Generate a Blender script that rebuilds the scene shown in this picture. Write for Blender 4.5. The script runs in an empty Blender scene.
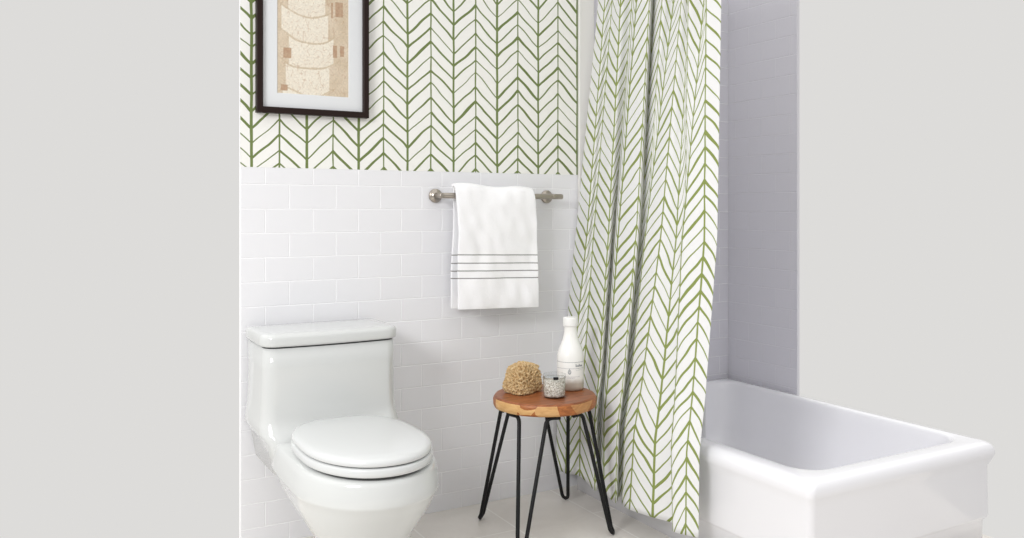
import bpy, bmesh, math, random
from mathutils import Vector, Matrix, noise
R = math.radians
random.seed(7)
scene = bpy.context.scene
C = scene.collection

# ------------------------------------------------------------------ camera
CAMH, CAMY, YAW, F = 1.066, -2.82, 30.5, 864.0
cd = bpy.data.cameras.new('camera')
cam = bpy.data.objects.new('camera', cd); C.objects.link(cam)
cam.location = (0, CAMY, CAMH)
cam.rotation_euler = (R(90), 0, R(-YAW))
cd.sensor_width = 36; cd.sensor_fit = 'HORIZONTAL'
cd.lens = F / 1024 * 36
cd.shift_x = -32 / 1024
cd.shift_y = -59 / 1024
cd.clip_start = 0.05
scene.camera = cam

# ------------------------------------------------------------------ world
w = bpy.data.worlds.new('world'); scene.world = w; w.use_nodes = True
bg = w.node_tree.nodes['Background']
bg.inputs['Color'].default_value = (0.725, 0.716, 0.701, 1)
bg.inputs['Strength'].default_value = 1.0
# surroundings: pale grey beyond the wall, dimmed behind the camera to cut the ambient light
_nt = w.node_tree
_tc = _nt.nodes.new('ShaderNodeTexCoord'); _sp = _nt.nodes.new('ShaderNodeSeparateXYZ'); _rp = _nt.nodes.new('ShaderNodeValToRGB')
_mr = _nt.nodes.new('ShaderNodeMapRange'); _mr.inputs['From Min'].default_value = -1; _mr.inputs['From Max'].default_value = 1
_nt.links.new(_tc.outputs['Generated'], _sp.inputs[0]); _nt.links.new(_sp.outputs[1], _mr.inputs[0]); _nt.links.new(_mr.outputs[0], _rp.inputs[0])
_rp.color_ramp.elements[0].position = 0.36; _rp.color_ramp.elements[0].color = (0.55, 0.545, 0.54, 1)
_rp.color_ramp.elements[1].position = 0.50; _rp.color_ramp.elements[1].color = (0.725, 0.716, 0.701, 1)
# added overhead glow, out of view, to light the floor and tub
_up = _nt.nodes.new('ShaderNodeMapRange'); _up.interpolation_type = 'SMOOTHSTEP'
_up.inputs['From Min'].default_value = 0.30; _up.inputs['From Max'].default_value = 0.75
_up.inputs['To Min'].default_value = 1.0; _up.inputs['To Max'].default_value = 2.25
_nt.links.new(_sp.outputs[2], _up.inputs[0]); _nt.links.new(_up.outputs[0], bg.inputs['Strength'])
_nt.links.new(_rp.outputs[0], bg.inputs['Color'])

# ------------------------------------------------------------------ lights
def area(name, loc, target, size, size_y, power, col):
    l = bpy.data.lights.new(name, 'AREA'); l.shape = 'RECTANGLE'
    l.size = size; l.size_y = size_y; l.energy = power; l.color = col
    o = bpy.data.objects.new(name, l); C.objects.link(o)
    o.location = loc
    o.rotation_euler = (Vector(target) - Vector(loc)).to_track_quat('-Z', 'Y').to_euler()
    return o
area('window_daylight', (-1.6, -2.0, 2.15), (1.45, -0.3, 0.15), 1.0, 0.8, 40, (0.99, 0.985, 0.985)).data.spread = R(150)

scene.cycles.transparent_max_bounces = 24
scene.view_settings.view_transform = 'Standard'
scene.view_settings.look = 'None'
scene.view_settings.exposure = 0.0
scene.view_settings.gamma = 1.0
scene.view_settings.use_curve_mapping = False

# ------------------------------------------------------------------ helpers
def lin(r, g, b):
    f = lambda c: (c / 255 / 12.92) if c / 255 <= 0.04045 else ((c / 255 + 0.055) / 1.055) ** 2.4
    return (f(r), f(g), f(b), 1)

def mat(name, color, rough=0.5, metal=0.0, spec=0.5, coat=0.0):
    m = bpy.data.materials.new(name); m.use_nodes = True
    b = m.node_tree.nodes['Principled BSDF']
    b.inputs['Base Color'].default_value = color
    b.inputs['Roughness'].default_value = rough
    b.inputs['Metallic'].default_value = metal
    b.inputs['Specular IOR Level'].default_value = spec
    b.inputs['Coat Weight'].default_value = coat
    return m

class N:
    """small node-building helper"""
    def __init__(s, m): s.nt = m.node_tree; s.n = s.nt.nodes; s.l = s.nt.links; s.b = s.n.get('Principled BSDF')
    def _set(s, inp, v):
        if isinstance(v, bpy.types.NodeSocket): s.l.new(v, inp)
        else: inp.default_value = v
    def math(s, op, *a):
        k = s.n.new('ShaderNodeMath'); k.operation = op
        for i, v in enumerate(a): s._set(k.inputs[i], v)
        return k.outputs[0]
    def coord(s, which='Object'): return s.n.new('ShaderNodeTexCoord').outputs[which]
    def mapping(s, vec, scale=(1, 1, 1), loc=(0, 0, 0), rot=(0, 0, 0)):
        k = s.n.new('ShaderNodeMapping'); s.l.new(vec, k.inputs[0])
        k.inputs['Location'].default_value = loc; k.inputs['Rotation'].default_value = rot; k.inputs['Scale'].default_value = scale
        return k.outputs[0]
    def noise(s, vec, scale, detail=2, rough=0.5, dist=0):
        k = s.n.new('ShaderNodeTexNoise'); s.l.new(vec, k.inputs['Vector'])
        k.inputs['Scale'].default_value = scale; k.inputs['Detail'].default_value = detail
        k.inputs['Roughness'].default_value = rough; k.inputs['Distortion'].default_value = dist
        return k.outputs['Fac']
    def voronoi(s, vec, scale, feature='F1', out='Distance'):
        k = s.n.new('ShaderNodeTexVoronoi'); k.feature = feature; s.l.new(vec, k.inputs['Vector'])
        k.inputs['Scale'].default_value = scale
        return k.outputs[out]
    def ramp(s, fac, stops):
        k = s.n.new('ShaderNodeValToRGB'); s.l.new(fac, k.inputs[0])
        e = k.color_ramp.elements
        e[0].position, e[0].color = stops[0]; e[1].position, e[1].color = stops[-1]
        for p, c in stops[1:-1]:
            q = e.new(p); q.color = c
        return k.outputs[0]
    def mix(s, fac, a, b):
        k = s.n.new('ShaderNodeMix'); k.data_type = 'RGBA'
        s._set(k.inputs[0], fac); s._set(k.inputs[6], a); s._set(k.inputs[7], b)
        return k.outputs[2]
    def bump(s, h, strength=0.3, dist=0.001):
        k = s.n.new('ShaderNodeBump'); k.inputs['Strength'].default_value = strength
        k.inputs['Distance'].default_value = dist; s.l.new(h, k.inputs['Height'])
        s.l.new(k.outputs[0], s.b.inputs['Normal'])
    def sep(s, vec):
        k = s.n.new('ShaderNodeSeparateXYZ'); s.l.new(vec, k.inputs[0]); return k.outputs
    def comb(s, x, y, z=0.0):
        k = s.n.new('ShaderNodeCombineXYZ')
        for i, v in enumerate((x, y, z)): s._set(k.inputs[i], v)
        return k.outputs[0]

def link(name, me, m=None, parent=None, smooth=False):
    o = bpy.data.objects.new(name, me); C.objects.link(o)
    if m is not None:
        for x in (m if isinstance(m, (list, tuple)) else [m]): me.materials.append(x)
    if parent is not None: o.parent = parent
    if smooth: me.polygons.foreach_set('use_smooth', [True] * len(me.polygons))
    return o
def from_bm(name, bm, m=None, parent=None, smooth=False, local=None):
    """link a bmesh; 'local' = world position of the parent, subtracted so the part keeps its place"""
    bmesh.ops.recalc_face_normals(bm, faces=bm.faces)
    if local is not None: bmesh.ops.translate(bm, verts=bm.verts, vec=-Vector(local))
    me = bpy.data.meshes.new(name); bm.to_mesh(me); bm.free()
    return link(name, me, m, parent, smooth)
def thing(name, label, cat, loc, group=None):
    o = bpy.data.objects.new(name, None); C.objects.link(o); o.location = loc
    o.empty_display_size = 0.05
    o['label'] = label; o['category'] = cat
    if group: o['group'] = group
    return o
def tag(o, label, cat, group=None):
    o['label'] = label; o['category'] = cat
    if group: o['group'] = group
    return o
def struct(o): o['kind'] = 'structure'; return o
def bevel(o, width=0.003, seg=3, angle=35):
    md = o.modifiers.new('bevel', 'BEVEL'); md.width = width; md.segments = seg
    md.limit_method = 'ANGLE'; md.angle_limit = R(angle)
    for p in o.data.polygons: p.use_smooth = True
    md2 = o.modifiers.new('wn', 'WEIGHTED_NORMAL'); md2.keep_sharp = True
    return o
def subsurf(o, lv=2):
    md = o.modifiers.new('sub', 'SUBSURF'); md.levels = lv; md.render_levels = lv
    for p in o.data.polygons: p.use_smooth = True
    return o
def box(bm, x0, x1, y0, y1, z0, z1):
    r = bmesh.ops.create_cube(bm, size=1)
    bmesh.ops.scale(bm, verts=r['verts'], vec=(x1 - x0, y1 - y0, z1 - z0))
    bmesh.ops.translate(bm, verts=r['verts'], vec=((x0 + x1) / 2, (y0 + y1) / 2, (z0 + z1) / 2))
    return r['verts']
def loft(bm, rings, cap0=True, cap1=True, closed=True):
    vs = [[bm.verts.new(p) for p in ring] for ring in rings]
    n = len(rings[0])
    for a, b in zip(vs, vs[1:]):
        for i in range(n if closed else n - 1):
            j = (i + 1) % n
            bm.faces.new((a[i], a[j], b[j], b[i]))
    if cap0: bm.faces.new(list(reversed(vs[0])))
    if cap1: bm.faces.new(vs[-1])
    return vs
def lathe(bm, prof, cx=0, cy=0, n=64, cap0=True, cap1=True):
    loft(bm, [[(cx + r * math.cos(2 * math.pi * i / n), cy + r * math.sin(2 * math.pi * i / n), z) for i in range(n)] for r, z in prof], cap0, cap1)
def tube(bm, pts, rad, n=12):
    pts = [Vector(p) for p in pts]
    rings = []
    T = (pts[1] - pts[0]).normalized()
    up = Vector((0, 0, 1)) if abs(T.z) < 0.9 else Vector((1, 0, 0))
    nrm = T.cross(up).normalized()
    for i, p in enumerate(pts):
        if i == 0: t = (pts[1] - pts[0])
        elif i == len(pts) - 1: t = (pts[-1] - pts[-2])
        else: t = (pts[i + 1] - p).normalized() + (p - pts[i - 1]).normalized()
        t.normalize()
        nrm = (nrm - t * nrm.dot(t)).normalized()
        b = t.cross(nrm)
        rr = rad[i] if isinstance(rad, (list, tuple)) else rad
        rings.append([p + (nrm * math.cos(2 * math.pi * k / n) + b * math.sin(2 * math.pi * k / n)) * rr for k in range(n)])
    loft(bm, rings)

# ------------------------------------------------------------------ herringbone print (wallpaper and curtain fabric share it)
def chevron(k, u, v, P=0.0872, S=0.0495, slope=0.93, wv=0.0029, ws=0.0036, w0=0.0022):
    """returns a 0..1 mask of hand-painted chevron strokes; u, v in metres"""
    vec = k.comb(u, v, 0.0)
    wob = k.math('MULTIPLY', k.math('SUBTRACT', k.noise(vec, 9, 1), 0.5), 0.005)
    uu = k.math('ADD', u, wob)
    tri = k.math('PINGPONG', uu, P)                         # 0 at even lines, P at odd lines
    col = k.math('FLOOR', k.math('DIVIDE', uu, P))          # strip index
    irr = k.noise(k.comb(u, k.math('MULTIPLY', v, 2.2), 3.0), 4.5, 1)
    vv = k.math('ADD', v, k.math('MULTIPLY', k.math('SUBTRACT', irr, 0.5), 0.036))
    vv = k.math('ADD', vv, k.math('MULTIPLY', k.math('SUBTRACT', k.noise(vec, 26, 1), 0.5), 0.0022))
    q = k.math('ADD', vv, k.math('MULTIPLY', tri, slope))
    idx = k.math('FLOOR', k.math('DIVIDE', q, S))
    fr = k.math('SUBTRACT', k.math('DIVIDE', q, S), idx)
    d = k.math('MULTIPLY', k.math('ABSOLUTE', k.math('SUBTRACT', fr, 0.5)), S)
    wn = k.n.new('ShaderNodeTexWhiteNoise'); wn.noise_dimensions = '2D'; k.l.new(k.comb(idx, col), wn.inputs['Vector'])
    taper = k.math('MULTIPLY', k.math('SUBTRACT', k.noise(k.comb(k.math('MULTIPLY', u, 1.0), k.math('MULTIPLY', idx, 3.1)), 11, 1), 0.5), 0.0028)
    width = k.math('ADD', k.math('ADD', k.math('MULTIPLY', wn.outputs['Value'], ws), w0), taper)
    edge = lambda dd, ww: k.math('MULTIPLY', 1.0, k.math('SUBTRACT', 1.0, k.math('SMOOTH_MIN', 1.0, k.math('MAXIMUM', 0.0, k.math('DIVIDE', k.math('SUBTRACT', dd, ww), 0.0007)), 0.0)))
    m1 = edge(d, width)
    dl = k.math('MINIMUM', tri, k.math('SUBTRACT', P, tri))  # distance to nearest vertical line
    near = k.math('ROUND', k.math('DIVIDE', uu, P))
    wn2 = k.n.new('ShaderNodeTexWhiteNoise'); wn2.noise_dimensions = '1D'; k.l.new(near, wn2.inputs['W'])
    odd = k.math('MULTIPLY', k.math('ABSOLUTE', k.math('MODULO', near, 2.0)), 0.0013)
    wvv = k.math('ADD', k.math('ADD', k.math('MULTIPLY', wn2.outputs['Value'], 0.0010), wv - 0.001), odd)
    wvv = k.math('ADD', wvv, k.math('MULTIPLY', k.math('SUBTRACT', k.noise(vec, 18, 1), 0.5), 0.0016))
    m2 = edge(dl, wvv)
    return k.math('MAXIMUM', m1, m2)

# ------------------------------------------------------------------ materials
M_tile = mat('white_glazed_tile', lin(233, 233, 236), 0.22, spec=0.5)
k = N(M_tile); k.bump(k.noise(k.coord(), 14, 1), 0.10, 0.002)
M_grout = mat('grout', lin(246, 246, 248), 0.8)
M_trim = mat('white_trim_paint', lin(225, 224, 220), 0.35)
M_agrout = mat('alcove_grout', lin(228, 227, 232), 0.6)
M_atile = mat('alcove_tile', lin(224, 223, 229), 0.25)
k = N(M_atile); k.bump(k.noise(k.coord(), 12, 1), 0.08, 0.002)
M_porc = mat('porcelain', lin(206, 208, 207), 0.09, spec=0.55, coat=0.3)
M_seat = mat('seat_plastic', lin(208, 210, 210), 0.16)
M_tub = mat('tub_enamel', lin(238, 238, 242), 0.12, coat=0.3)
M_gap = mat('shadow_gap_fill', lin(60, 60, 60), 0.7)  # dark fill colour standing in for shade between tank, seat and lid
M_nickel = mat('brushed_nickel', lin(176, 168, 158), 0.28, metal=1.0)
M_black = mat('black_metal', lin(17, 17, 19), 0.5, spec=0.3)
M_frame = mat('dark_brown_frame', lin(34, 20, 16), 0.45, spec=0.25)
M_mat = mat('mat_board', lin(222, 224, 226), 0.8)

# wallpaper
M_paper = mat('herringbone_wallpaper', lin(235, 235, 226), 0.6)
k = N(M_paper); sx = k.sep(k.coord('Object'))
LINE0 = 1.0247
mask = chevron(k, k.math('SUBTRACT', sx[0], LINE0 - 20 * 0.0872), k.math('ADD', sx[2], 5.0))
k.l.new(k.mix(mask, lin(239, 238, 234), lin(108, 124, 68)), k.b.inputs['Base Color'])

# curtain fabric
M_cur = mat('herringbone_fabric', lin(240, 240, 240), 0.85, spec=0.2)
k = N(M_cur); su = k.sep(k.coord('UV'))
mask = chevron(k, k.math('ADD', su[0], 20 * 0.096), k.math('ADD', su[1], 5.0), P=0.096, slope=0.98, wv=0.0042, ws=0.0044, w0=0.0026)
colr = k.mix(mask, lin(243, 243, 243), lin(146, 159, 90))
k.l.new(colr, k.b.inputs['Base Color'])
tr = k.n.new('ShaderNodeBsdfTranslucent'); k.l.new(colr, tr.inputs[0])
mx = k.n.new('ShaderNodeMixShader'); mx.inputs[0].default_value = 0.18
out = k.n['Material Output']
k.l.new(k.b.outputs[0], mx.inputs[1]); k.l.new(tr.outputs[0], mx.inputs[2]); k.l.new(mx.outputs[0], out.inputs[0])
k.bump(k.noise(k.coord('UV'), 900, 1), 0.1, 0.0003)

M_liner = mat('liner_fabric', lin(226, 226, 230), 0.5)

# floor: large warm grey stone-look tiles
M_floor = mat('grey_floor_tile', lin(190, 186, 180), 0.42)
k = N(M_floor); co = k.coord('Object')
br = k.n.new('ShaderNodeTexBrick')
k.l.new(k.mapping(co, loc=(0.31, 1.61 , 0), rot=(0, 0, R(90))), br.inputs['Vector'])
br.inputs['Scale'].default_value = 1.0; br.inputs['Brick Width'].default_value = 0.6; br.inputs['Row Height'].default_value = 0.3
br.inputs['Mortar Size'].default_value = 0.003; br.offset = 0.5
n1 = k.noise(co, 5, 6, 0.65, 1.0); n2 = k.noise(k.mapping(co, scale=(3, 1, 1)), 22, 4, 0.7)
base = k.mix(n1, lin(214, 210, 204), lin(242, 239, 234))
base = k.mix(k.math('MULTIPLY', n2, 0.35), base, lin(214, 208, 200))
k.l.new(k.mix(k.math('MULTIPLY', br.outputs['Fac'], 1.0), base, lin(240, 238, 233)), k.b.inputs['Base Color'])
k.bump(k.math('SUBTRACT', n2, k.math('MULTIPLY', br.outputs['Fac'], 2.0)), 0.15, 0.001)

# towel terry
M_towel = mat('white_terry', lin(250, 250, 252), 0.95, spec=0.1)
k = N(M_towel); k.bump(k.noise(k.coord(), 260, 3, 0.7), 0.5, 0.002)
M_stripe = mat('grey_stripe', lin(150, 150, 148), 0.95, spec=0.1)

# stool wood
M_wood = mat('teak_top', lin(140, 84, 48), 0.35)
k = N(M_wood); co = k.coord('Object')
st = k.mapping(co, scale=(1.2, 9, 9), rot=(0, 0, R(25)))
g = k.noise(st, 7, 5, 0.6, 1.5)
cells = k.n.new('ShaderNodeTexVoronoi'); k.l.new(k.mapping(co, scale=(1, 1, 0.6), rot=(0, 0, R(25))), cells.inputs['Vector']); cells.inputs['Scale'].default_value = 10
cv = k.sep(cells.outputs['Color'])[0]
dark = k.ramp(g, [(0.3, lin(96, 50, 26)), (0.55, lin(146, 84, 48)), (0.75, lin(172, 108, 66))])
k.l.new(k.mix(k.math('MULTIPLY', cv, 0.35), dark, lin(176, 106, 60)), k.b.inputs['Base Color'])
M_edge = mat('teak_live_edge', lin(180, 126, 74), 0.45)
k = N(M_edge); co = k.coord('Object')
g = k.noise(k.mapping(co, scale=(1, 1, 4)), 24, 5, 0.65, 1.0)
cells = k.n.new('ShaderNodeTexVoronoi'); k.l.new(co, cells.inputs['Vector']); cells.inputs['Scale'].default_value = 13
cv = k.sep(cells.outputs['Color'])[0]
dk = k.ramp(g, [(0.3, lin(126, 66, 30)), (0.7, lin(186, 114, 56))])
lt = k.ramp(g, [(0.3, lin(196, 146, 88)), (0.7, lin(226, 186, 128))])
k.l.new(k.mix(k.ramp(cv, [(0.70, (0, 0, 0, 1)), (0.76, (1, 1, 1, 1))]), dk, lt), k.b.inputs['Base Color'])
k.bump(g, 0.3, 0.002)

# sponge
M_sponge = mat('sea_sponge', lin(206, 168, 118), 0.95, spec=0.1)
k = N(M_sponge); co = k.coord('Object')
vd = k.voronoi(co, 130)
col = k.ramp(k.noise(co, 160, 4, 0.7), [(0.35, lin(196, 152, 98)), (0.52, lin(236, 206, 158)), (0.7, lin(248, 226, 186))])
k.l.new(col, k.b.inputs['Base Color'])
k.bump(k.math('MULTIPLY', k.noise(co, 240, 4, 0.8), 1.0), 1.0, 0.006)

def glass(name, tint=(0.97, 0.98, 0.98, 1)):
    """thin clear glass: see-through body with a fresnel reflection"""
    m = bpy.data.materials.new(name); m.use_nodes = True; nt = m.node_tree
    nt.nodes.remove(nt.nodes['Principled BSDF'])
    t = nt.nodes.new('ShaderNodeBsdfTransparent'); t.inputs[0].default_value = tint
    g = nt.nodes.new('ShaderNodeBsdfGlossy'); g.inputs['Roughness'].default_value = 0.03
    fw = nt.nodes.new('ShaderNodeLayerWeight'); fw.inputs['Blend'].default_value = 0.5
    fr = nt.nodes.new('ShaderNodeMath'); fr.operation = 'POWER'; fr.inputs[1].default_value = 3.5; nt.links.new(fw.outputs['Facing'], fr.inputs[0])
    x = nt.nodes.new('ShaderNodeMixShader')
    nt.links.new(fr.outputs[0], x.inputs[0]); nt.links.new(t.outputs[0], x.inputs[1]); nt.links.new(g.outputs[0], x.inputs[2])
    nt.links.new(x.outputs[0], nt.nodes['Material Output'].inputs[0])
    return m
M_glass = glass('clear_glass')
M_milk = mat('white_bath_milk', lin(246, 246, 243), 0.25, coat=0.5)
k = N(M_milk); co = k.coord(); zz = k.math('ADD', k.sep(co)[2], k.math('MULTIPLY', k.noise(co, 60, 3), 0.012))
k.l.new(k.ramp(k.math('MULTIPLY', zz, 5.0), [(0.16, lin(196, 188, 176)), (0.24, lin(246, 246, 243))]), k.b.inputs['Base Color'])
M_cap = mat('white_cap', lin(240, 240, 238), 0.3)
M_ink = mat('grey_ink', lin(120, 125, 135), 0.7)
M_salt = mat('bath_salts', lin(214, 206, 196), 0.7)
k = N(M_salt); co = k.coord('Object')
cells = k.n.new('ShaderNodeTexVoronoi'); k.l.new(co, cells.inputs['Vector']); cells.inputs['Scale'].default_value = 330
cv = k.sep(cells.outputs['Color'])[0]
k.l.new(k.ramp(cv, [(0.0, lin(150, 138, 124)), (0.35, lin(205, 196, 184)), (1.0, lin(244, 240, 234))]), k.b.inputs['Base Color'])
k.bump(k.math('MULTIPLY', cells.outputs['Distance'], -1.0), 0.6, 0.002)

# ------------------------------------------------------------------ setting
XL, XT0, XT1, XR = 0.555, 1.812, 1.882, 2.586
WAIN = 1.202
def tiles(bm, o, ux, uz, n, u0, u1, z0, z1, pitch, row, phase):
    """bevelled glazed tiles on a wall; o origin, ux along, uz up, n outward"""
    gp, th, bv = 0.0009, 0.0009, 0.0014
    r = 0
    while z0 - 0.018 + r * row < z1 - 1e-4:
        za, zb = max(z0, z0 - 0.018 + r * row), min(z0 - 0.018 + (r + 1) * row, z1)
        ph = phase + (pitch / 2 if r % 2 else 0)
        j = math.floor((u0 - ph) / pitch)
        while ph + j * pitch < u1:
            ua, ub = max(ph + j * pitch, u0), min(ph + (j + 1) * pitch, u1)
            j += 1
            if ub - ua < 0.006 or zb - za < 0.006: continue
            a = [(ua + gp, za + gp), (ub - gp, za + gp), (ub - gp, zb - gp), (ua + gp, zb - gp)]
            b = [(ua + gp + bv, za + gp + bv), (ub - gp - bv, za + gp + bv), (ub - gp - bv, zb - gp - bv), (ua + gp + bv, zb - gp - bv)]
            va = [bm.verts.new(o + ux * u + uz * z) for u, z in a]
            vb = [bm.verts.new(o + ux * u + uz * z + n * th) for u, z in b]
            for i in range(4):
                bm.faces.new((va[i], va[(i + 1) % 4], vb[(i + 1) % 4], vb[i])).material_index = 1
            bm.faces.new(vb).material_index = 1
        r += 1
X, Y, Z = Vector((1, 0, 0)), Vector((0, 1, 0)), Vector((0, 0, 1))
CEIL = 2.45
# back wall: tiled wainscot below, papered above, tiled behind the tub
bm = bmesh.new()
box(bm, XL, XR + 0.012, 0.0, 0.015, 0.0, CEIL)
for f in bm.faces: f.material_index = 0
tiles(bm, Vector((0, 0, 0)), X, Z, -Y, XL, XT0, 0.0, WAIN, 0.1525, 0.0777, 1.012)
def paper_face(bm, x0, x1, z0, z1, mi):
    vs = box(bm, x0, x1, -0.001, 0.001, z0, z1)
    for f in {f for v in vs for f in v.link_faces}: f.material_index = mi
paper_face(bm, XL, XT0, WAIN, CEIL, 2)
n_before = len(bm.faces)
n0 = len(bm.faces)
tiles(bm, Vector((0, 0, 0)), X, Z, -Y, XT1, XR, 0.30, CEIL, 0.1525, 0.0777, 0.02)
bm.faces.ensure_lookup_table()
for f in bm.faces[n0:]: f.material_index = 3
bmesh.ops.recalc_face_normals(bm, faces=bm.faces)
me = bpy.data.meshes.new('wall_back'); bm.to_mesh(me); bm.free()
struct(link('wall_back', me, [M_grout, M_tile, M_paper, M_atile]))
# alcove side wall
bm = bmesh.new()
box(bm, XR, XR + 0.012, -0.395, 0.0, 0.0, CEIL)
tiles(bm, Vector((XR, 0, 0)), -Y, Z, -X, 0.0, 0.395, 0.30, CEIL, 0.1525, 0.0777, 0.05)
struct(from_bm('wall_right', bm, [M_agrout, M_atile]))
# alcove jamb trim
bm = bmesh.new(); box(bm, XT0, XT1, -0.014, 0.0, 0.0, CEIL)
struct(bevel(from_bm('trim_1', bm, M_trim), 0.004))
# floor
bm = bmesh.new(); box(bm, -0.6, XR + 0.1, -3.2, 0.1, -0.05, 0.0)
struct(from_bm('floor', bm, M_floor))

# ------------------------------------------------------------------ bathtub
TX0, TX1, TY0, TY1, TZ = 1.757, XR - 0.003, -1.22, -0.003, 0.345
def rrect(x0, x1, y0, y1, r, z, n=10):
    pts = []
    for cx, cy, a0 in ((x1 - r, y1 - r, 0), (x0 + r, y1 - r, 90), (x0 + r, y0 + r, 180), (x1 - r, y0 + r, 270)):
        for i in range(n + 1):
            a = R(a0 + 90 * i / n)
            pts.append((cx + r * math.cos(a), cy + r * math.sin(a), z))
    return pts
tub = thing('bathtub', 'white built-in bathtub with rounded rim, standing behind the patterned shower curtain', 'bathtub', (2.17, -0.61, 0))
bm = bmesh.new()
def tr_ring(ins, z, r): return rrect(TX0 + ins, TX1 - ins, TY0 + ins, TY1 - ins, r, z)
def in_ring(a, z, r): return rrect(TX0 + 0.078 + a, TX1 - 0.055 - a, TY0 + 0.08 + a, TY1 - 0.05 - a, r, z)
rings = [tr_ring(0.026, 0.0, 0.02), tr_ring(0.026, 0.100, 0.02), tr_ring(0.017, 0.110, 0.02), tr_ring(0.014, 0.118, 0.02), tr_ring(0.016, 0.27, 0.02), tr_ring(0.004, 0.298, 0.02), tr_ring(0.0, 0.31, 0.02),
         tr_ring(0.001, 0.324, 0.022), tr_ring(0.007, 0.337, 0.026), tr_ring(0.018, 0.344, 0.032), tr_ring(0.035, 0.345, 0.04),
         in_ring(-0.012, 0.345, 0.09), in_ring(-0.004, 0.342, 0.09), in_ring(0.001, 0.334, 0.09), in_ring(0.006, 0.31, 0.09), in_ring(0.03, 0.16, 0.10),
         in_ring(0.05, 0.09, 0.12), in_ring(0.09, 0.065, 0.12), in_ring(0.15, 0.06, 0.10)]
loft(bm, rings)
from_bm('basin', bm, M_tub, tub, True, tub.location)
bm = bmesh.new(); bmesh.ops.create_cone(bm, cap_ends=True, segments=24, radius1=0.03, radius2=0.026, depth=0.006, matrix=Matrix.Translation((2.17, -0.28, 0.064)))
bevel(from_bm('drain', bm, M_nickel, tub, False, tub.location), 0.002)

# ------------------------------------------------------------------ shower curtain
def cx_of(z):
    pts = [(0.05, 1.698), (0.34, 1.706), (0.5, 1.730), (1.0, 1.785), (1.75, 1.850), (2.02, 1.872)]
    for (a, xa), (b, xb) in zip(pts, pts[1:]):
        if z <= b: return xa + (xb - xa) * (z - a) / (b - a)
    return pts[-1][1]
ROD_Z = 2.02
# plan of the folds at chest height, followed line by line of the print (P apart along the cloth)
PC = 0.096
def bearing(px):
    a = math.atan((px - 544) / F) + R(YAW)
    return Vector((math.sin(a), math.cos(a)))
# each row: print units from the previous point, then (bearing, swing) at head height, chest height and just above the hem;
# swing is how far the cloth stands off the hanging plane: - into the room, + towards the tub
LEVEL = (1.666, 0.97, 0.223)
plan = [
    (0.0, (721, 0.004), (717, 0.004), (699, 0.006)),
    (0.6, (706, -0.010), (704, -0.014), (686, -0.016)),
    (1.0, (702, 0.002), (682, -0.026), (672, -0.030)),
    (1.0, (688, -0.026), (684.5, 0.010), (675, 0.012)),
    (1.0, (688, 0.006), (676, 0.000), (654, -0.010)),
    (1.0, (679, -0.016), (660.5, -0.026), (632, -0.030)),
    (1.0, (670, 0.004), (645, -0.002), (623.5, -0.012)),
    (1.0, (660, -0.020), (646, 0.016), (625.5, 0.010)),
    (1.0, (652, 0.020), (641, 0.016), (620, 0.014)),
    (1.0, (647.5, -0.020), (636, -0.026), (616.6, -0.030)),
    (1.0, (633.5, 0.000), (618, -0.006), (604, -0.004)),
    (1.0, (628.5, 0.022), (613, 0.016), (599, 0.014)),
    (1.0, (618.5, -0.016), (608.4, -0.024), (595, -0.028)),
    (1.0, (608.4, 0.010), (593.5, 0.006), (580, 0.010)),
    (1.0, (601.4, -0.012), (587, -0.014), (567, -0.016)),
    (0.8, (593.4, 0.008), (575.6, 0.010), (554, 0.004))]
cp = Vector((0, CAMY))
OFFS = [[], [], []]; YYS = [[], [], []]; UL = []
for row in plan:
    UL.append((UL[-1] if UL else 0.0) + row[0] * PC)
    for lv_ in range(3):
        px, off = row[1 + lv_]
        d = bearing(px); p = cp + d * (cx_of(LEVEL[lv_]) + off) / d.x
        OFFS[lv_].append(off); YYS[lv_].append(min(p.y, -0.018))
def cat(a, b, c, d, t):
    return 0.5 * ((2 * b) + (-a + c) * t + (2 * a - 5 * b + 4 * c - d) * t * t + (-a + 3 * b - 3 * c + d) * t ** 3)
KN = []   # cumulative plan length as spline knots
def ev(s):
    n = len(UL) - 1
    s = min(max(s, 0), n - 1e-6); i = int(s); t = s - i
    g = lambda A, j: A[min(max(j, 0), n)]
    f = lambda A: cat(g(A, i - 1), g(A, i), g(A, i + 1), g(A, i + 2), t)
    return [(f(OFFS[q]), f(YYS[q])) for q in range(3)], UL[i] + (UL[i + 1] - UL[i]) * t
NU, NV = 15 * 28, 100
us = [i / NU for i in range(NU + 1)]
EV = [ev(u * (len(UL) - 1)) for u in us]
L = [e[1] - 0.6 * PC for e in EV]
def cur_pt(i, z):
    lv3, _ = EV[i]
    (o0, y0), (o1, y1), (o2, y2) = lv3
    if z >= LEVEL[1]:
        t = min((z - LEVEL[1]) / (LEVEL[0] - LEVEL[1]), 1.25); o, y = o1 + (o0 - o1) * t, y1 + (y0 - y1) * t
    else:
        t = min((LEVEL[1] - z) / (LEVEL[1] - LEVEL[2]), 1.2); o, y = o1 + (o2 - o1) * t, y1 + (y2 - y1) * t
    x = cx_of(z) + o
    if z < 0.42: x = min(x, 1.744)
    return Vector((x, min(y, -0.016), z))
def hem(u): return 0.088 + 0.006 * u + 0.003 * math.sin(9 * u)
bm = bmesh.new(); uvl = bm.loops.layers.uv.new('UVMap')
grid = []
for j in range(NV + 1):
    row = []
    for i in range(NU + 1):
        z = hem(us[i]) + (ROD_Z - 0.03 - hem(us[i])) * j / NV
        row.append(bm.verts.new(cur_pt(i, z)))
    grid.append(row)
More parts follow.
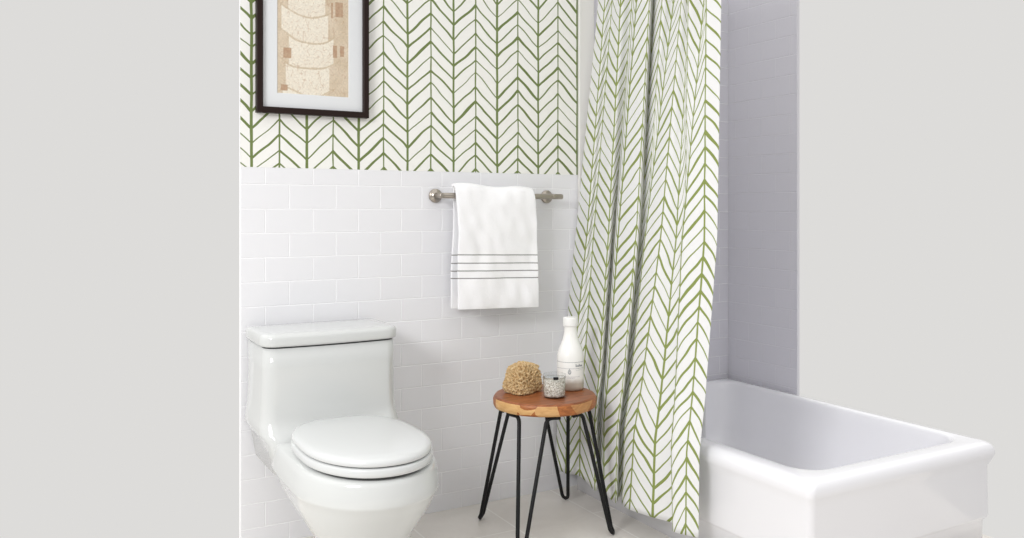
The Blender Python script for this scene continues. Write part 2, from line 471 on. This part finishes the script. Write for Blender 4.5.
for j in range(NV):
    for i in range(NU):
        f = bm.faces.new((grid[j][i], grid[j][i + 1], grid[j + 1][i + 1], grid[j + 1][i]))
        for lp, (ii, jj) in zip(f.loops, ((i, j), (i + 1, j), (i + 1, j + 1), (i, j + 1))):
            lp[uvl].uv = (L[ii], grid[jj][ii].co.z)
cur = thing('shower_curtain', 'floor-length white shower curtain with green herringbone print, hanging in folds outside the tub', 'shower curtain', (1.70, -0.42, ROD_Z))
fab = from_bm('fabric_panel', bm, M_cur, cur, True, cur.location)
sd = fab.modifiers.new('thick', 'SOLIDIFY'); sd.thickness = 0.0012; sd.offset = 0
# rings
for i in range(9):
    p = cur_pt(int(NU * min(0.985, max(0.015, i / 8))), ROD_Z - 0.03)
    bm = bmesh.new()
    c = Vector((1.872, p.y, ROD_Z - 0.012))
    tube(bm, [c + Vector((0.027 * math.cos(a), 0, 0.027 * math.sin(a))) for a in [2 * math.pi * q / 24 for q in range(25)]], 0.002, 8)
    from_bm('curtain_ring', bm, M_nickel, cur, True, cur.location)
# rod
bm = bmesh.new(); tube(bm, [(1.872, -1.3, ROD_Z), (1.872, -0.001, ROD_Z)], 0.0125, 20)
rod = thing('curtain_rod', 'brushed nickel shower curtain rod fixed to the alcove wall above the curtain', 'curtain rod', (1.872, -0.001, ROD_Z))
from_bm('rod_tube', bm, M_nickel, rod, True, rod.location)
bm = bmesh.new(); tube(bm, [(1.872, -0.016, ROD_Z), (1.872, -0.0145, ROD_Z)], 0.032, 28)
from_bm('flange', bm, M_nickel, rod, True, rod.location)
# liner: plain, hangs inside the tub
bm = bmesh.new()
NL = 120
rows = []
for j in range(31):
    z = 0.27 + (ROD_Z - 0.05 - 0.27) * j / 30
    base = 1.868 + 0.012 * (z - 0.3) / 1.7
    rows.append([bm.verts.new((base + 0.008 * math.sin(i / NL * 2 * math.pi * 7), -0.17 - 0.51 * i / NL, z)) for i in range(NL + 1)])
for a, b in zip(rows, rows[1:]):
    for i in range(NL): bm.faces.new((a[i], a[i + 1], b[i + 1], b[i]))
ln = from_bm('liner', bm, M_liner, cur, True, cur.location)
sd = ln.modifiers.new('thick', 'SOLIDIFY'); sd.thickness = 0.001
ln['label'] = 'plain pale grey liner hanging inside the tub'

# ------------------------------------------------------------------ toilet
TA = 0.776
toi = thing('toilet', 'white one-piece toilet with closed lid standing against the tiled wall', 'toilet', (TA, -0.45, 0))
def egg(a, front, back, yc, z, n=72, pb=3.2, pf=2.05):
    """plan outline: rounded nose towards -y, squarer tail towards the wall"""
    out = []
    for i in range(n):
        t = 2 * math.pi * i / n
        c, s = math.cos(t), math.sin(t)
        p = pf if s < 0 else pb
        r = (abs(c) ** p + abs(s) ** p) ** (-1 / p)
        # smoothly square off behind
        out.append((TA + a * c * r, yc + (front if s < 0 else back) * s * r, z))
    return out
YC = -0.53
bm = bmesh.new()
lv = [ # z, half width, front, back
    (0.000, 0.108, 0.135, 0.25), (0.012, 0.110, 0.137, 0.25), (0.05, 0.104, 0.128, 0.25), (0.11, 0.104, 0.118, 0.26), (0.165, 0.115, 0.126, 0.30),
    (0.205, 0.138, 0.155, 0.35), (0.245, 0.161, 0.188, 0.41), (0.28, 0.178, 0.216, 0.46), (0.298, 0.182, 0.231, 0.49), (0.318, 0.190, 0.244, 0.50),
    (0.323, 0.1935, 0.2485, 0.50), (0.328, 0.1945, 0.250, 0.50), (0.350, 0.191, 0.248, 0.50), (0.375, 0.187, 0.244, 0.50), (0.385, 0.183, 0.240, 0.50), (0.391, 0.176, 0.233, 0.50)]
loft(bm, [egg(a, f, b, YC, z, pb=(2.0 + 1.2 * min(1, max(0, (z - 0.15) / 0.17)))) for z, a, f, b in lv])
from_bm('bowl', bm, M_porc, toi, True, toi.location)
def trect(hw, yf, yb, r, z, bul=0.0, n=10):
    """tank outline: rounded corners, softly bowed front"""
    pts = []
    for cx, cy, a0 in ((hw - r, yb - 0.012, 0), (-hw + r, yb - 0.012, 90), (-hw + r, yf + r, 180), (hw - r, yf + r, 270)):
        rr = r if a0 >= 180 else 0.012
        ccx = cx if a0 >= 180 else (hw - 0.012 if a0 == 0 else -hw + 0.012)
        for i in range(n + 1):
            a = R(a0 + 90 * i / n)
            x = ccx + rr * math.cos(a); y = cy + rr * math.sin(a)
            pts.append([x, y])
        if a0 == 180:
            for q in range(1, 16):
                pts.append([(-hw + r) + (2 * (hw - r)) * q / 16, yf])
    out = []
    for x, y in pts:
        if y < (yf + yb) / 2:
            y -= bul * max(0, 1 - (x / hw) ** 2)
        out.append((TA + x, y, z))
    return out
bm = bmesh.new()
YF, YB = -0.246, -0.014
loft(bm, [trect(0.180, YF - 0.055, YB, 0.05, 0.30), trect(0.195, YF - 0.05, YB, 0.05, 0.385), trect(0.213, YF - 0.028, YB, 0.05, 0.412), trect(0.211, YF - 0.012, YB, 0.045, 0.432, 0.004), trect(0.207, YF - 0.002, YB, 0.04, 0.46, 0.008),
          trect(0.204, YF, YB, 0.036, 0.50, 0.012), trect(0.202, YF - 0.001, YB, 0.036, 0.60, 0.014), trect(0.203, YF - 0.002, YB, 0.036, 0.660, 0.014)])
from_bm('tank', bm, M_porc, toi, True, toi.location)
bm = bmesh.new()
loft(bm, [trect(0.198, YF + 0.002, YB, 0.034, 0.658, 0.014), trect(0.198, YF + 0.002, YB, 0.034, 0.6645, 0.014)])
from_bm('tank_seam_shade', bm, M_gap, toi, True, toi.location)
bm = bmesh.new()
loft(bm, [trect(0.203, YF - 0.002, YB, 0.036, 0.6645, 0.014), trect(0.208, YF - 0.008, YB, 0.038, 0.667, 0.014), trect(0.210, YF - 0.010, YB, 0.04, 0.672, 0.014), trect(0.210, YF - 0.010, YB, 0.04, 0.690, 0.014),
          trect(0.208, YF - 0.008, YB, 0.04, 0.697, 0.014), trect(0.203, YF - 0.003, YB - 0.003, 0.04, 0.701, 0.014), trect(0.19, YF + 0.012, YB - 0.012, 0.04, 0.703, 0.012), trect(0.15, YF + 0.05, YB - 0.05, 0.03, 0.704, 0.008)])
from_bm('tank_lid', bm, M_porc, toi, True, toi.location)
def seatring(z, d): return egg(0.1715 - d, 0.245 - d, 0.268 - d, YC, z - 0.009, pb=2.9, pf=2.1)
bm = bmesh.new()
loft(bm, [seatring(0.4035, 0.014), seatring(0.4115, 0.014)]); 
from_bm('seat_gap_shade', bm, M_gap, toi, True, toi.location)
bm = bmesh.new()
loft(bm, [seatring(0.409, 0.006), seatring(0.411, 0.002), seatring(0.416, 0.0), seatring(0.427, 0.0), seatring(0.431, 0.003), seatring(0.4325, 0.010)])
from_bm('seat', bm, M_seat, toi, True, toi.location)
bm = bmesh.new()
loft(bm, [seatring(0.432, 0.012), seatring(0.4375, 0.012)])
from_bm('lid_gap_shade', bm, M_gap, toi, True, toi.location)
bm = bmesh.new()
loft(bm, [seatring(0.4355, 0.006), seatring(0.4375, 0.003), seatring(0.443, 0.002), seatring(0.449, 0.004), seatring(0.4535, 0.010), seatring(0.4565, 0.022), seatring(0.459, 0.05), seatring(0.461, 0.09), seatring(0.462, 0.14)])
from_bm('lid', bm, M_seat, toi, True, toi.location)
for s in (-1, 1):
    bm = bmesh.new(); tube(bm, [(TA + s * 0.07 - 0.02, -0.288, 0.43), (TA + s * 0.07 + 0.02, -0.288, 0.43)], 0.013, 16)
    from_bm('hinge', bm, M_seat, toi, True, toi.location)

# ------------------------------------------------------------------ towel rail and towel
BZ, BY = 1.116, -0.056
rail = thing('towel_bar', 'brushed nickel towel bar mounted on the white tiled wall', 'towel bar', (1.42, -0.002, BZ))
bm = bmesh.new(); tube(bm, [(1.208, BY, BZ), (1.210, BY, BZ), (1.705, BY, BZ), (1.707, BY, BZ)], [0.0088, 0.0100, 0.0100, 0.0088], 24)
from_bm('bar', bm, M_nickel, rail, True, rail.location)
for px in (1.214, 1.669):
    bm = bmesh.new()
    prof = [(0.0235, -0.0018), (0.0245, -0.004), (0.0245, -0.009), (0.021, -0.012), (0.0115, -0.014), (0.0098, -0.020), (0.0098, -0.040), (0.0098, -0.056), (0.0085, -0.0655), (0.006, -0.0665)]
    n = 36
    loft(bm, [[(px + r * math.cos(2 * math.pi * i / n), y, BZ + r * math.sin(2 * math.pi * i / n)) for i in range(n)] for r, y in prof])
    from_bm('bracket', bm, M_nickel, rail, True, rail.location)

# towel: folded in half over the bar
bm = bmesh.new()
TXa, TXb = 1.262, 1.580
ZB = 0.722
stripes_z = [0.911, 0.882, 0.855, 0.829]
# outer path in the y-z plane: front hem up, over the bar, down the back
zs = sorted(set([ZB + i * (1.10 - ZB) / 26 for i in range(27)] + [s + e for s in stripes_z for e in (-0.0019, 0.0019)]))
path = []
for z in zs:
    yb = BY - 0.034 - 0.006 * math.sin((z - ZB) * 7) * 0.5
    path.append((yb, z, z))
for i in range(1, 14):
    a = math.pi * i / 14
    path.append((BY - 0.005 - 0.029 * math.cos(a), 1.10 + 0.056 * math.sin(a) ** 0.6, 9))
zsb = sorted(set([ZB - 0.002 + i * (1.10 - ZB + 0.002) / 26 for i in range(27)] + [s + e - 0.004 for s in stripes_z for e in (-0.0019, 0.0019)]), reverse=True)
for z in zsb: path.append((BY + 0.028, z, z + 0.004))
NX = 44
def tpt(p, q, inner):
    y, z, _ = p
    x = TXa + (TXb - TXa) * q
    # shoulders narrow a touch where the towel drapes over the bar, wrinkle diagonals
    k1 = max(0, (z - 0.98) / 0.18)
    x -= (0.006 * (1 - q) + 0.014 * q) * k1
    if y > BY + 0.01: x += 0.012 * min(1, max(0, (z - 0.85) / 0.2)) * (1 - q)
    nz = noise.noise(Vector((x * 9, z * 6, y * 8))) + 0.5 * noise.noise(Vector((x * 24 + z * 12, z * 14 - x * 9, 3)))
    dy = 0.012 * nz + 0.004 * math.sin(9 * (x * 1.3 + z * 1.0)) * min(1, max(0, (z - 0.9) * 4))
    if y < BY: y = y + dy - 0.004
    else: y = y + dy * 0.4
    if z > 1.10: z += 0.003 - 0.004 * q ** 2 + 0.004 * math.sin(q * 9)
    z -= 0.009 * q
    return Vector((x, y, z))
TH = 0.010
outer = [[tpt(p, i / NX, False) for i in range(NX + 1)] for p in path]
inner = []
for j, p in enumerate(path):
    a = outer[max(j - 1, 0)]; b = outer[min(j + 1, len(path) - 1)]
    row = []
    for i in range(NX + 1):
        t = (b[i] - a[i]); nrm = Vector((0, -t.z, t.y)).normalized()   # towards the outside
        row.append(outer[j][i] - nrm * -TH if False else outer[j][i] + Vector((0, t.z, -t.y)).normalized() * TH)
    inner.append(row)
# closed shell ring per x column
rows_all = outer + inner[::-1]
tagz = [p[2] for p in path] + [p[2] for p in path][::-1]
vsr = [[bm.verts.new(v) for v in row] for row in rows_all]
m = len(vsr)
def stripe(z): return any(abs(z - s) < 0.002 for s in stripes_z)
for j in range(m):
    j2 = (j + 1) % m
    for i in range(NX):
        f = bm.faces.new((vsr[j][i], vsr[j][i + 1], vsr[j2][i + 1], vsr[j2][i]))
        if stripe((tagz[j] + tagz[j2]) / 2) and stripe(tagz[j]) and stripe(tagz[j2]): f.material_index = 1
half = len(path)
for i in (0, NX):
    for j in range(half - 1):
        f = bm.faces.new((vsr[j][i], vsr[j + 1][i], vsr[m - 2 - j][i], vsr[m - 1 - j][i]))
        if stripe(tagz[j]) and stripe(tagz[j + 1]): f.material_index = 1
tw = from_bm('hand_towel', bm, [M_towel, M_stripe], None, True)
bv = tw.modifiers.new('bevel', 'BEVEL'); bv.width = 0.0032; bv.segments = 3; bv.limit_method = 'ANGLE'; bv.angle_limit = R(50)
tag(tw, 'white terry hand towel with four thin grey stripes, folded over the towel bar', 'towel')

# ------------------------------------------------------------------ framed picture
PX0, PX1, PZ0, PZ1 = 0.600, 0.9650, 1.374, 1.97
pic = thing('framed_picture', 'dark brown framed picture with white mat and beige abstract art, hung on the wallpaper', 'picture', ((PX0 + PX1) / 2, -0.001, PZ0))
FW = 0.0195
bm = bmesh.new()
def frame_loop(ins, y):
    return [(PX0 + ins, y, PZ0 + ins), (PX1 - ins, y, PZ0 + ins), (PX1 - ins, y, PZ1 - ins), (PX0 + ins, y, PZ1 - ins)]
prof = [(0.0, -0.002), (0.0, -0.026), (0.002, -0.028), (FW - 0.003, -0.028), (FW, -0.025), (FW, -0.002)]
vs = [[bm.verts.new(p) for p in frame_loop(i, y)] for i, y in prof]
for a, b in zip(vs, vs[1:] + vs[:1]):
    for i in range(4): bm.faces.new((a[i], a[(i + 1) % 4], b[(i + 1) % 4], b[i]))
from_bm('frame', bm, M_frame, pic, False, pic.location)
MW = 0.047
bm = bmesh.new()
prof = [(FW - 0.001, -0.014), (FW + MW - 0.0015, -0.014), (FW + MW, -0.0125), (FW + MW, -0.010), (FW - 0.001, -0.010)]
vs = [[bm.verts.new(p) for p in frame_loop(i, y)] for i, y in prof]
for a, b in zip(vs, vs[1:] + vs[:1]):
    for i in range(4): bm.faces.new((a[i], a[(i + 1) % 4], b[(i + 1) % 4], b[i]))
from_bm('mat_board', bm, M_mat, pic, False, pic.location)
# the print itself: cream scalloped bands between rusty beige side strips, painted as a colour attribute
ax0, ax1, az0, az1 = PX0 + FW + MW - 0.002, PX1 - FW - MW + 0.002, PZ0 + FW + MW - 0.002, PZ1 - FW - MW + 0.002
GX, GZ = 120, 240
def art(u, v):
    """u 0..1, v metres from bottom"""
    base = Vector((0.84, 0.78, 0.70)); cream = Vector((0.90, 0.87, 0.81)); rust = Vector((0.68, 0.55, 0.45)); tan = Vector((0.77, 0.70, 0.60))
    c = base.lerp(tan, 0.5 + 0.5 * noise.noise(Vector((u * 6, v * 30, 1))))
    B = 0.085
    wob = 0.012 * noise.noise(Vector((u * 3, v * 9, 4)))
    q = v + wob + 0.055 * (-(2 * (u - 0.45)) ** 2) + 0.004
    band = math.floor(q / B); fr = q / B - band
    rnd = noise.cell(Vector((band + 0.5, 2.5, 0.5)))
    lft, rgt = 0.12 + 0.06 * math.sin(band * 2.3), 0.72 + 0.06 * math.sin(band * 1.7)
    if lft < u < rgt: c = cream.lerp(base, 0.35 * abs(noise.noise(Vector((u * 12, v * 60, 7)))) + 0.12 * (fr < 0.5))
    if abs(fr - 0.04) < 0.035 and u < rgt + 0.1: c = c.lerp(tan, 0.8)
    # small window-like blocks at the sides
    for bx, bz, bw, bh in ((0.90, 0.135, 0.05, 0.035), (0.80, 0.13, 0.045, 0.04), (0.86, 0.265, 0.09, 0.05), (0.14, 0.115, 0.09, 0.034), (0.10, 0.01, 0.07, 0.02), (0.76, 0.26, 0.02, 0.05), (0.12, 0.30, 0.06, 0.03), (0.85, 0.38, 0.08, 0.03)):
        if abs(u - bx) < bw / 1.0 * 0.6 and bz < v < bz + bh: c = rust.lerp(tan, 0.25 + 0.4 * noise.noise(Vector((u * 20, v * 90, 2))))
    n = noise.noise(Vector((u * 45, v * 190, 3)))
    c = c * (1 + 0.07 * n)
    if noise.noise(Vector((u * 14, v * 40, 11))) ** 2 < 0.0006: c = c.lerp(rust, 0.4)
    return c
bm = bmesh.new(); cl = bm.verts.layers.float_color.new('paint')
g = []
for j in range(GZ + 1):
    row = []
    for i in range(GX + 1):
        u = i / GX; z = az0 + (az1 - az0) * j / GZ
        v = bm.verts.new((ax0 + (ax1 - ax0) * u, -0.0115, z)); c = art(u, z - az0)
        v[cl] = (max(0, c.x) ** 2.2, max(0, c.y) ** 2.2, max(0, c.z) ** 2.2, 1); row.append(v)
    g.append(row)
for j in range(GZ):
    for i in range(GX): bm.faces.new((g[j][i], g[j][i + 1], g[j + 1][i + 1], g[j + 1][i]))
ret = bmesh.ops.extrude_face_region(bm, geom=bm.faces[:])
bmesh.ops.translate(bm, verts=[e for e in ret['geom'] if isinstance(e, bmesh.types.BMVert)], vec=(0, 0.001, 0))
M_art = mat('print_paper', lin(210, 190, 165), 0.85)
k = N(M_art); at = k.n.new('ShaderNodeAttribute'); at.attribute_name = 'paint'; k.l.new(at.outputs['Color'], k.b.inputs['Base Color'])
from_bm('art_print', bm, M_art, pic, False, pic.location)

# ------------------------------------------------------------------ stool
SX, SY, SH, SR = 1.473, -0.326, 0.450, 0.172
stool = thing('stool', 'round wooden stool with four black hairpin legs beside the shower curtain', 'stool', (SX, SY, 0))
bm = bmesh.new()
n = 96
def srad(a): return SR * (1 + 0.008 * math.sin(3 * a + 1) + 0.006 * math.sin(7 * a) + 0.003 * math.sin(17 * a))
rings = []
for dr, z in ((-0.010, SH - 0.040), (-0.003, SH - 0.0375), (0.0, SH - 0.030), (0.001, SH - 0.012), (-0.001, SH - 0.005), (-0.004, SH - 0.001), (-0.009, SH)):
    rings.append([((srad(2 * math.pi * i / n) + dr) * math.cos(2 * math.pi * i / n), (srad(2 * math.pi * i / n) + dr) * math.sin(2 * math.pi * i / n), z) for i in range(n)])
loft(bm, rings)
bm.faces.ensure_lookup_table()
for f in bm.faces:
    f.normal_update()
    c = f.calc_center_median()
    f.material_index = 0 if (c.z > SH - 0.0045) else 1
o = from_bm('seat', bm, [M_wood, M_edge], stool, False)
for p in o.data.polygons: p.use_smooth = len(p.vertices) == 4
feet = [Vector((1.318, -0.1485, 0)), Vector((1.680, -0.124, 0)), Vector((1.633, -0.493, 0)), Vector((1.273, -0.515, 0))]
for ft in feet:
    d = Vector((ft.x - SX, ft.y - SY, 0)); rr = d.length; d.normalize()
    tng = Vector((-d.y, d.x, 0))
    zt = SH - 0.0475
    def rodside(s):
        a0 = d * 0.118 + tng * (s * 0.085) + Z * zt
        kn = d * 0.139 + tng * (s * 0.046) + Z * zt
        a1 = kn.lerp(a0, 0.42)
        foot = d * (rr - 0.008) + tng * (s * 0.011) + Z * 0.022
        a2 = kn.lerp(foot, 0.055)
        bend = []
        for q in range(1, 6):
            t = q / 6; bend.append(a1.lerp(kn, t).lerp(kn.lerp(a2, t), t))
        low = d * (rr - 0.002) + tng * (s * 0.008) + Z * 0.012
        return [a0, a1] + bend + [a2, foot, low]
    A = rodside(1); B = rodside(-1)
    bm = bmesh.new()
    tube(bm, A + [d * rr + Z * 0.0072] + B[::-1], 0.0064, 12)
    lg = from_bm('leg', bm, M_black, stool, True)
    bm = bmesh.new()
    b0 = d * 0.10
    vsb = box(bm, 0.0, 0.030, -0.07, 0.07, SH - 0.0415, SH - 0.0385)
    bmesh.ops.rotate(bm, verts=bm.verts, cent=(0, 0, 0), matrix=Matrix.Rotation(math.atan2(d.y, d.x), 3, 'Z'))
    bmesh.ops.translate(bm, verts=bm.verts, vec=b0)
    from_bm('mounting_plate', bm, M_black, lg, False)

# ------------------------------------------------------------------ sponge
def wor(p, s):
    d, _ = noise.voronoi(p * s); return d[0], d[1]
bm = bmesh.new(); bmesh.ops.create_icosphere(bm, subdivisions=7, radius=1)
for v in bm.verts:
    p = v.co.copy()
    q = 5.0
    rr = (abs(p.x) ** q + abs(p.y) ** q + abs(p.z) ** q) ** (-1 / q)
    c = p * rr
    tp = 0.5 + 0.5 * c.z
    c.x *= 0.063 * (1 - 0.30 * tp ** 1.5); c.y *= 0.050 * (1 - 0.24 * tp ** 1.5); c.z *= 0.054
    c *= 1 + 0.09 * noise.noise(p * 1.7 + Vector((5.1, 2, 0))) + 0.05 * noise.noise(p * 4)
    d1, _ = wor(c, 95); e1, _ = wor(c + Vector((3, 3, 3)), 190); m1 = noise.noise(c * 55)
    pit = -0.016 * max(0, 1 - d1 / 0.50) * (0.6 + 0.9 * max(0, m1 + 0.3)) - 0.006 * max(0, 1 - e1 / 0.55) + 0.003 * noise.noise(c * 150) + 0.002 * noise.noise(c * 420)
    c = c + p * pit
    c.z = max(c.z, -0.044 + 0.002 * noise.noise(c * 90))
    v.co = c
zmin = min(v.co.z for v in bm.verts)
bmesh.ops.translate(bm, verts=bm.verts, vec=(0, 0, -zmin))
sp = from_bm('sea_sponge', bm, M_sponge, None, True)
sp.location = (1.424, -0.262, SH); sp.rotation_euler = (0, 0, R(20))
tag(sp, 'tan natural sea sponge lying on the left of the wooden stool top', 'sponge')

# ------------------------------------------------------------------ jar of bath salts
jar = thing('glass_jar', 'small clear glass jar of bath salts with lid, at the front of the stool top', 'jar', (1.475, -0.383, SH))
bm = bmesh.new()
prof_o = [(0.020, 0.0), (0.034, 0.0), (0.0365, 0.003), (0.037, 0.008), (0.037, 0.060), (0.036, 0.064), (0.0345, 0.066)]
prof_i = [(0.0340, 0.066), (0.0352, 0.062), (0.0362, 0.058), (0.0362, 0.009), (0.034, 0.004), (0.018, 0.0035)]
lathe(bm, prof_o + prof_i)
from_bm('jar_body', bm, M_glass, jar, True)
bm = bmesh.new()
lathe(bm, [(0.032, 0.0042), (0.0350, 0.0062), (0.0360, 0.012), (0.0360, 0.054), (0.034, 0.0565), (0.012, 0.058)])
from_bm('bath_salts', bm, M_salt, jar, True)
bm = bmesh.new()
lathe(bm, [(0.033, 0.0665), (0.0370, 0.067), (0.0380, 0.069), (0.0380, 0.074), (0.0368, 0.0765), (0.028, 0.0785), (0.010, 0.079)])
from_bm('jar_lid', bm, M_glass, jar, True)
bm = bmesh.new()
lathe(bm, [(0.0368, 0.0642), (0.0380, 0.0642), (0.0380, 0.0656), (0.0368, 0.0656)], cap0=False, cap1=False)
from_bm('wire_band', bm, M_nickel, jar, True)
bm = bmesh.new()
vs = box(bm, -0.0085, 0.0085, -0.004, 0.004, -0.006, 0.003)
bmesh.ops.translate(bm, verts=bm.verts, vec=(0, -0.0405, 0.0695))
bmesh.ops.rotate(bm, verts=bm.verts, cent=(0, 0, 0), matrix=Matrix.Rotation(R(-24), 3, 'Z'))
bevel(from_bm('clasp', bm, M_black, jar), 0.0015)

# ------------------------------------------------------------------ milk bottle
bot = thing('glass_bottle', 'tall white capped bottle with a printed label, behind the jar on the stool', 'bottle', (1.588, -0.304, SH))
bm = bmesh.new()
prof = [(0.020, 0.001), (0.038, 0.0), (0.0435, 0.003), (0.0455, 0.009), (0.0462, 0.016), (0.0462, 0.112), (0.0450, 0.122), (0.0415, 0.136), (0.0350, 0.153), (0.0285, 0.170), (0.0240, 0.186),
        (0.0225, 0.200), (0.0222, 0.214), (0.0235, 0.218)]
lathe(bm, prof)
from_bm('bottle_body', bm, M_milk, bot, True)
bm = bmesh.new()
lathe(bm, [(0.0240, 0.2165), (0.0255, 0.218), (0.0258, 0.222), (0.0258, 0.243), (0.0245, 0.2475), (0.018, 0.2485)])
from_bm('cap', bm, M_cap, bot, True)
# printed label band: thin rules wrapped around the glass
def ring_band(z0, z1, a0, a1, r=0.0465, n=40):
    bm = bmesh.new()
    pts = [(math.cos(R(a0 + (a1 - a0) * i / n)), math.sin(R(a0 + (a1 - a0) * i / n))) for i in range(n + 1)]
    loft(bm, [[(r * c, r * s, z0) for c, s in pts], [(r * c, r * s, z1) for c, s in pts]], False, False, closed=False)
    return bm
FA = math.degrees(math.atan2(CAMY + 0.304, -1.588))   # side of the bottle that faces the room
def band(nm, z0, z1, a0, a1, m=M_ink):
    o = from_bm(nm, ring_band(z0, z1, FA + a0, FA + a1), m, bot, True)
    s = o.modifiers.new('t', 'SOLIDIFY'); s.thickness = 0.0003; s.offset = 1
band('label_rule', 0.0985, 0.0995, -80, 80); band('label_rule', 0.0775, 0.0782, -80, 80)
bm_all = bmesh.new()
def stroke(bm, pts, wdt=0.0009, r=0.0466):
    """pen stroke on the glass; pts in (angle offset deg, z)"""
    for (a, z), (b, zz) in zip(pts, pts[1:]):
        dx, dz = R(b - a) * r, zz - z; l = math.hypot(dx, dz) or 1
        ox, oz = -dz / l * wdt / 2, dx / l * wdt / 2
        q = []
        for (aa, z_), s in (((a, z), 1), ((b, zz), 1), ((b, zz), -1), ((a, z), -1)):
            ang = R(FA + aa) + s * ox / r
            q.append(bm.verts.new((r * math.cos(ang), r * math.sin(ang), z_ + s * oz)))
        bm.faces.new(q)
# handwritten mark on the right of the label, small emblem in the middle, fine text lines
zc = 0.087
for i in range(7):
    a = 22 + i * 5.2; h = 0.009 if i in (0, 3) else 0.0048
    stroke(bm_all, [(a, zc - 0.003), (a + 1.2, zc - 0.003 + h), (a + 2.8, zc - 0.002 + h * 0.7), (a + 2.6, zc - 0.003), (a + 5.2, zc - 0.002)])
for t in range(12):
    a0, a1 = 2 * math.pi * t / 12, 2 * math.pi * (t + 1) / 12
    stroke(bm_all, [(-4 + 6 * math.cos(a0), 0.066 + 0.007 * math.sin(a0)), (-4 + 6 * math.cos(a1), 0.066 + 0.007 * math.sin(a1))], 0.0014)
stroke(bm_all, [(-8, 0.064), (-4, 0.070), (0, 0.064)], 0.0012); stroke(bm_all, [(-7, 0.062), (-1, 0.062)], 0.0014); stroke(bm_all, [(-4, 0.072), (-4, 0.078)], 0.0012)
for zz, a0, a1 in ((0.078, 20, 56), (0.072, 24, 56), (0.050, -22, 40), (0.046, -16, 20)):
    a = a0
    while a < a1:
        stroke(bm_all, [(a, zz), (a + 2.4, zz)], 0.0007); a += 3.6
o = from_bm('label_print', bm_all, M_ink, bot)
s = o.modifiers.new('t', 'SOLIDIFY'); s.thickness = 0.0003
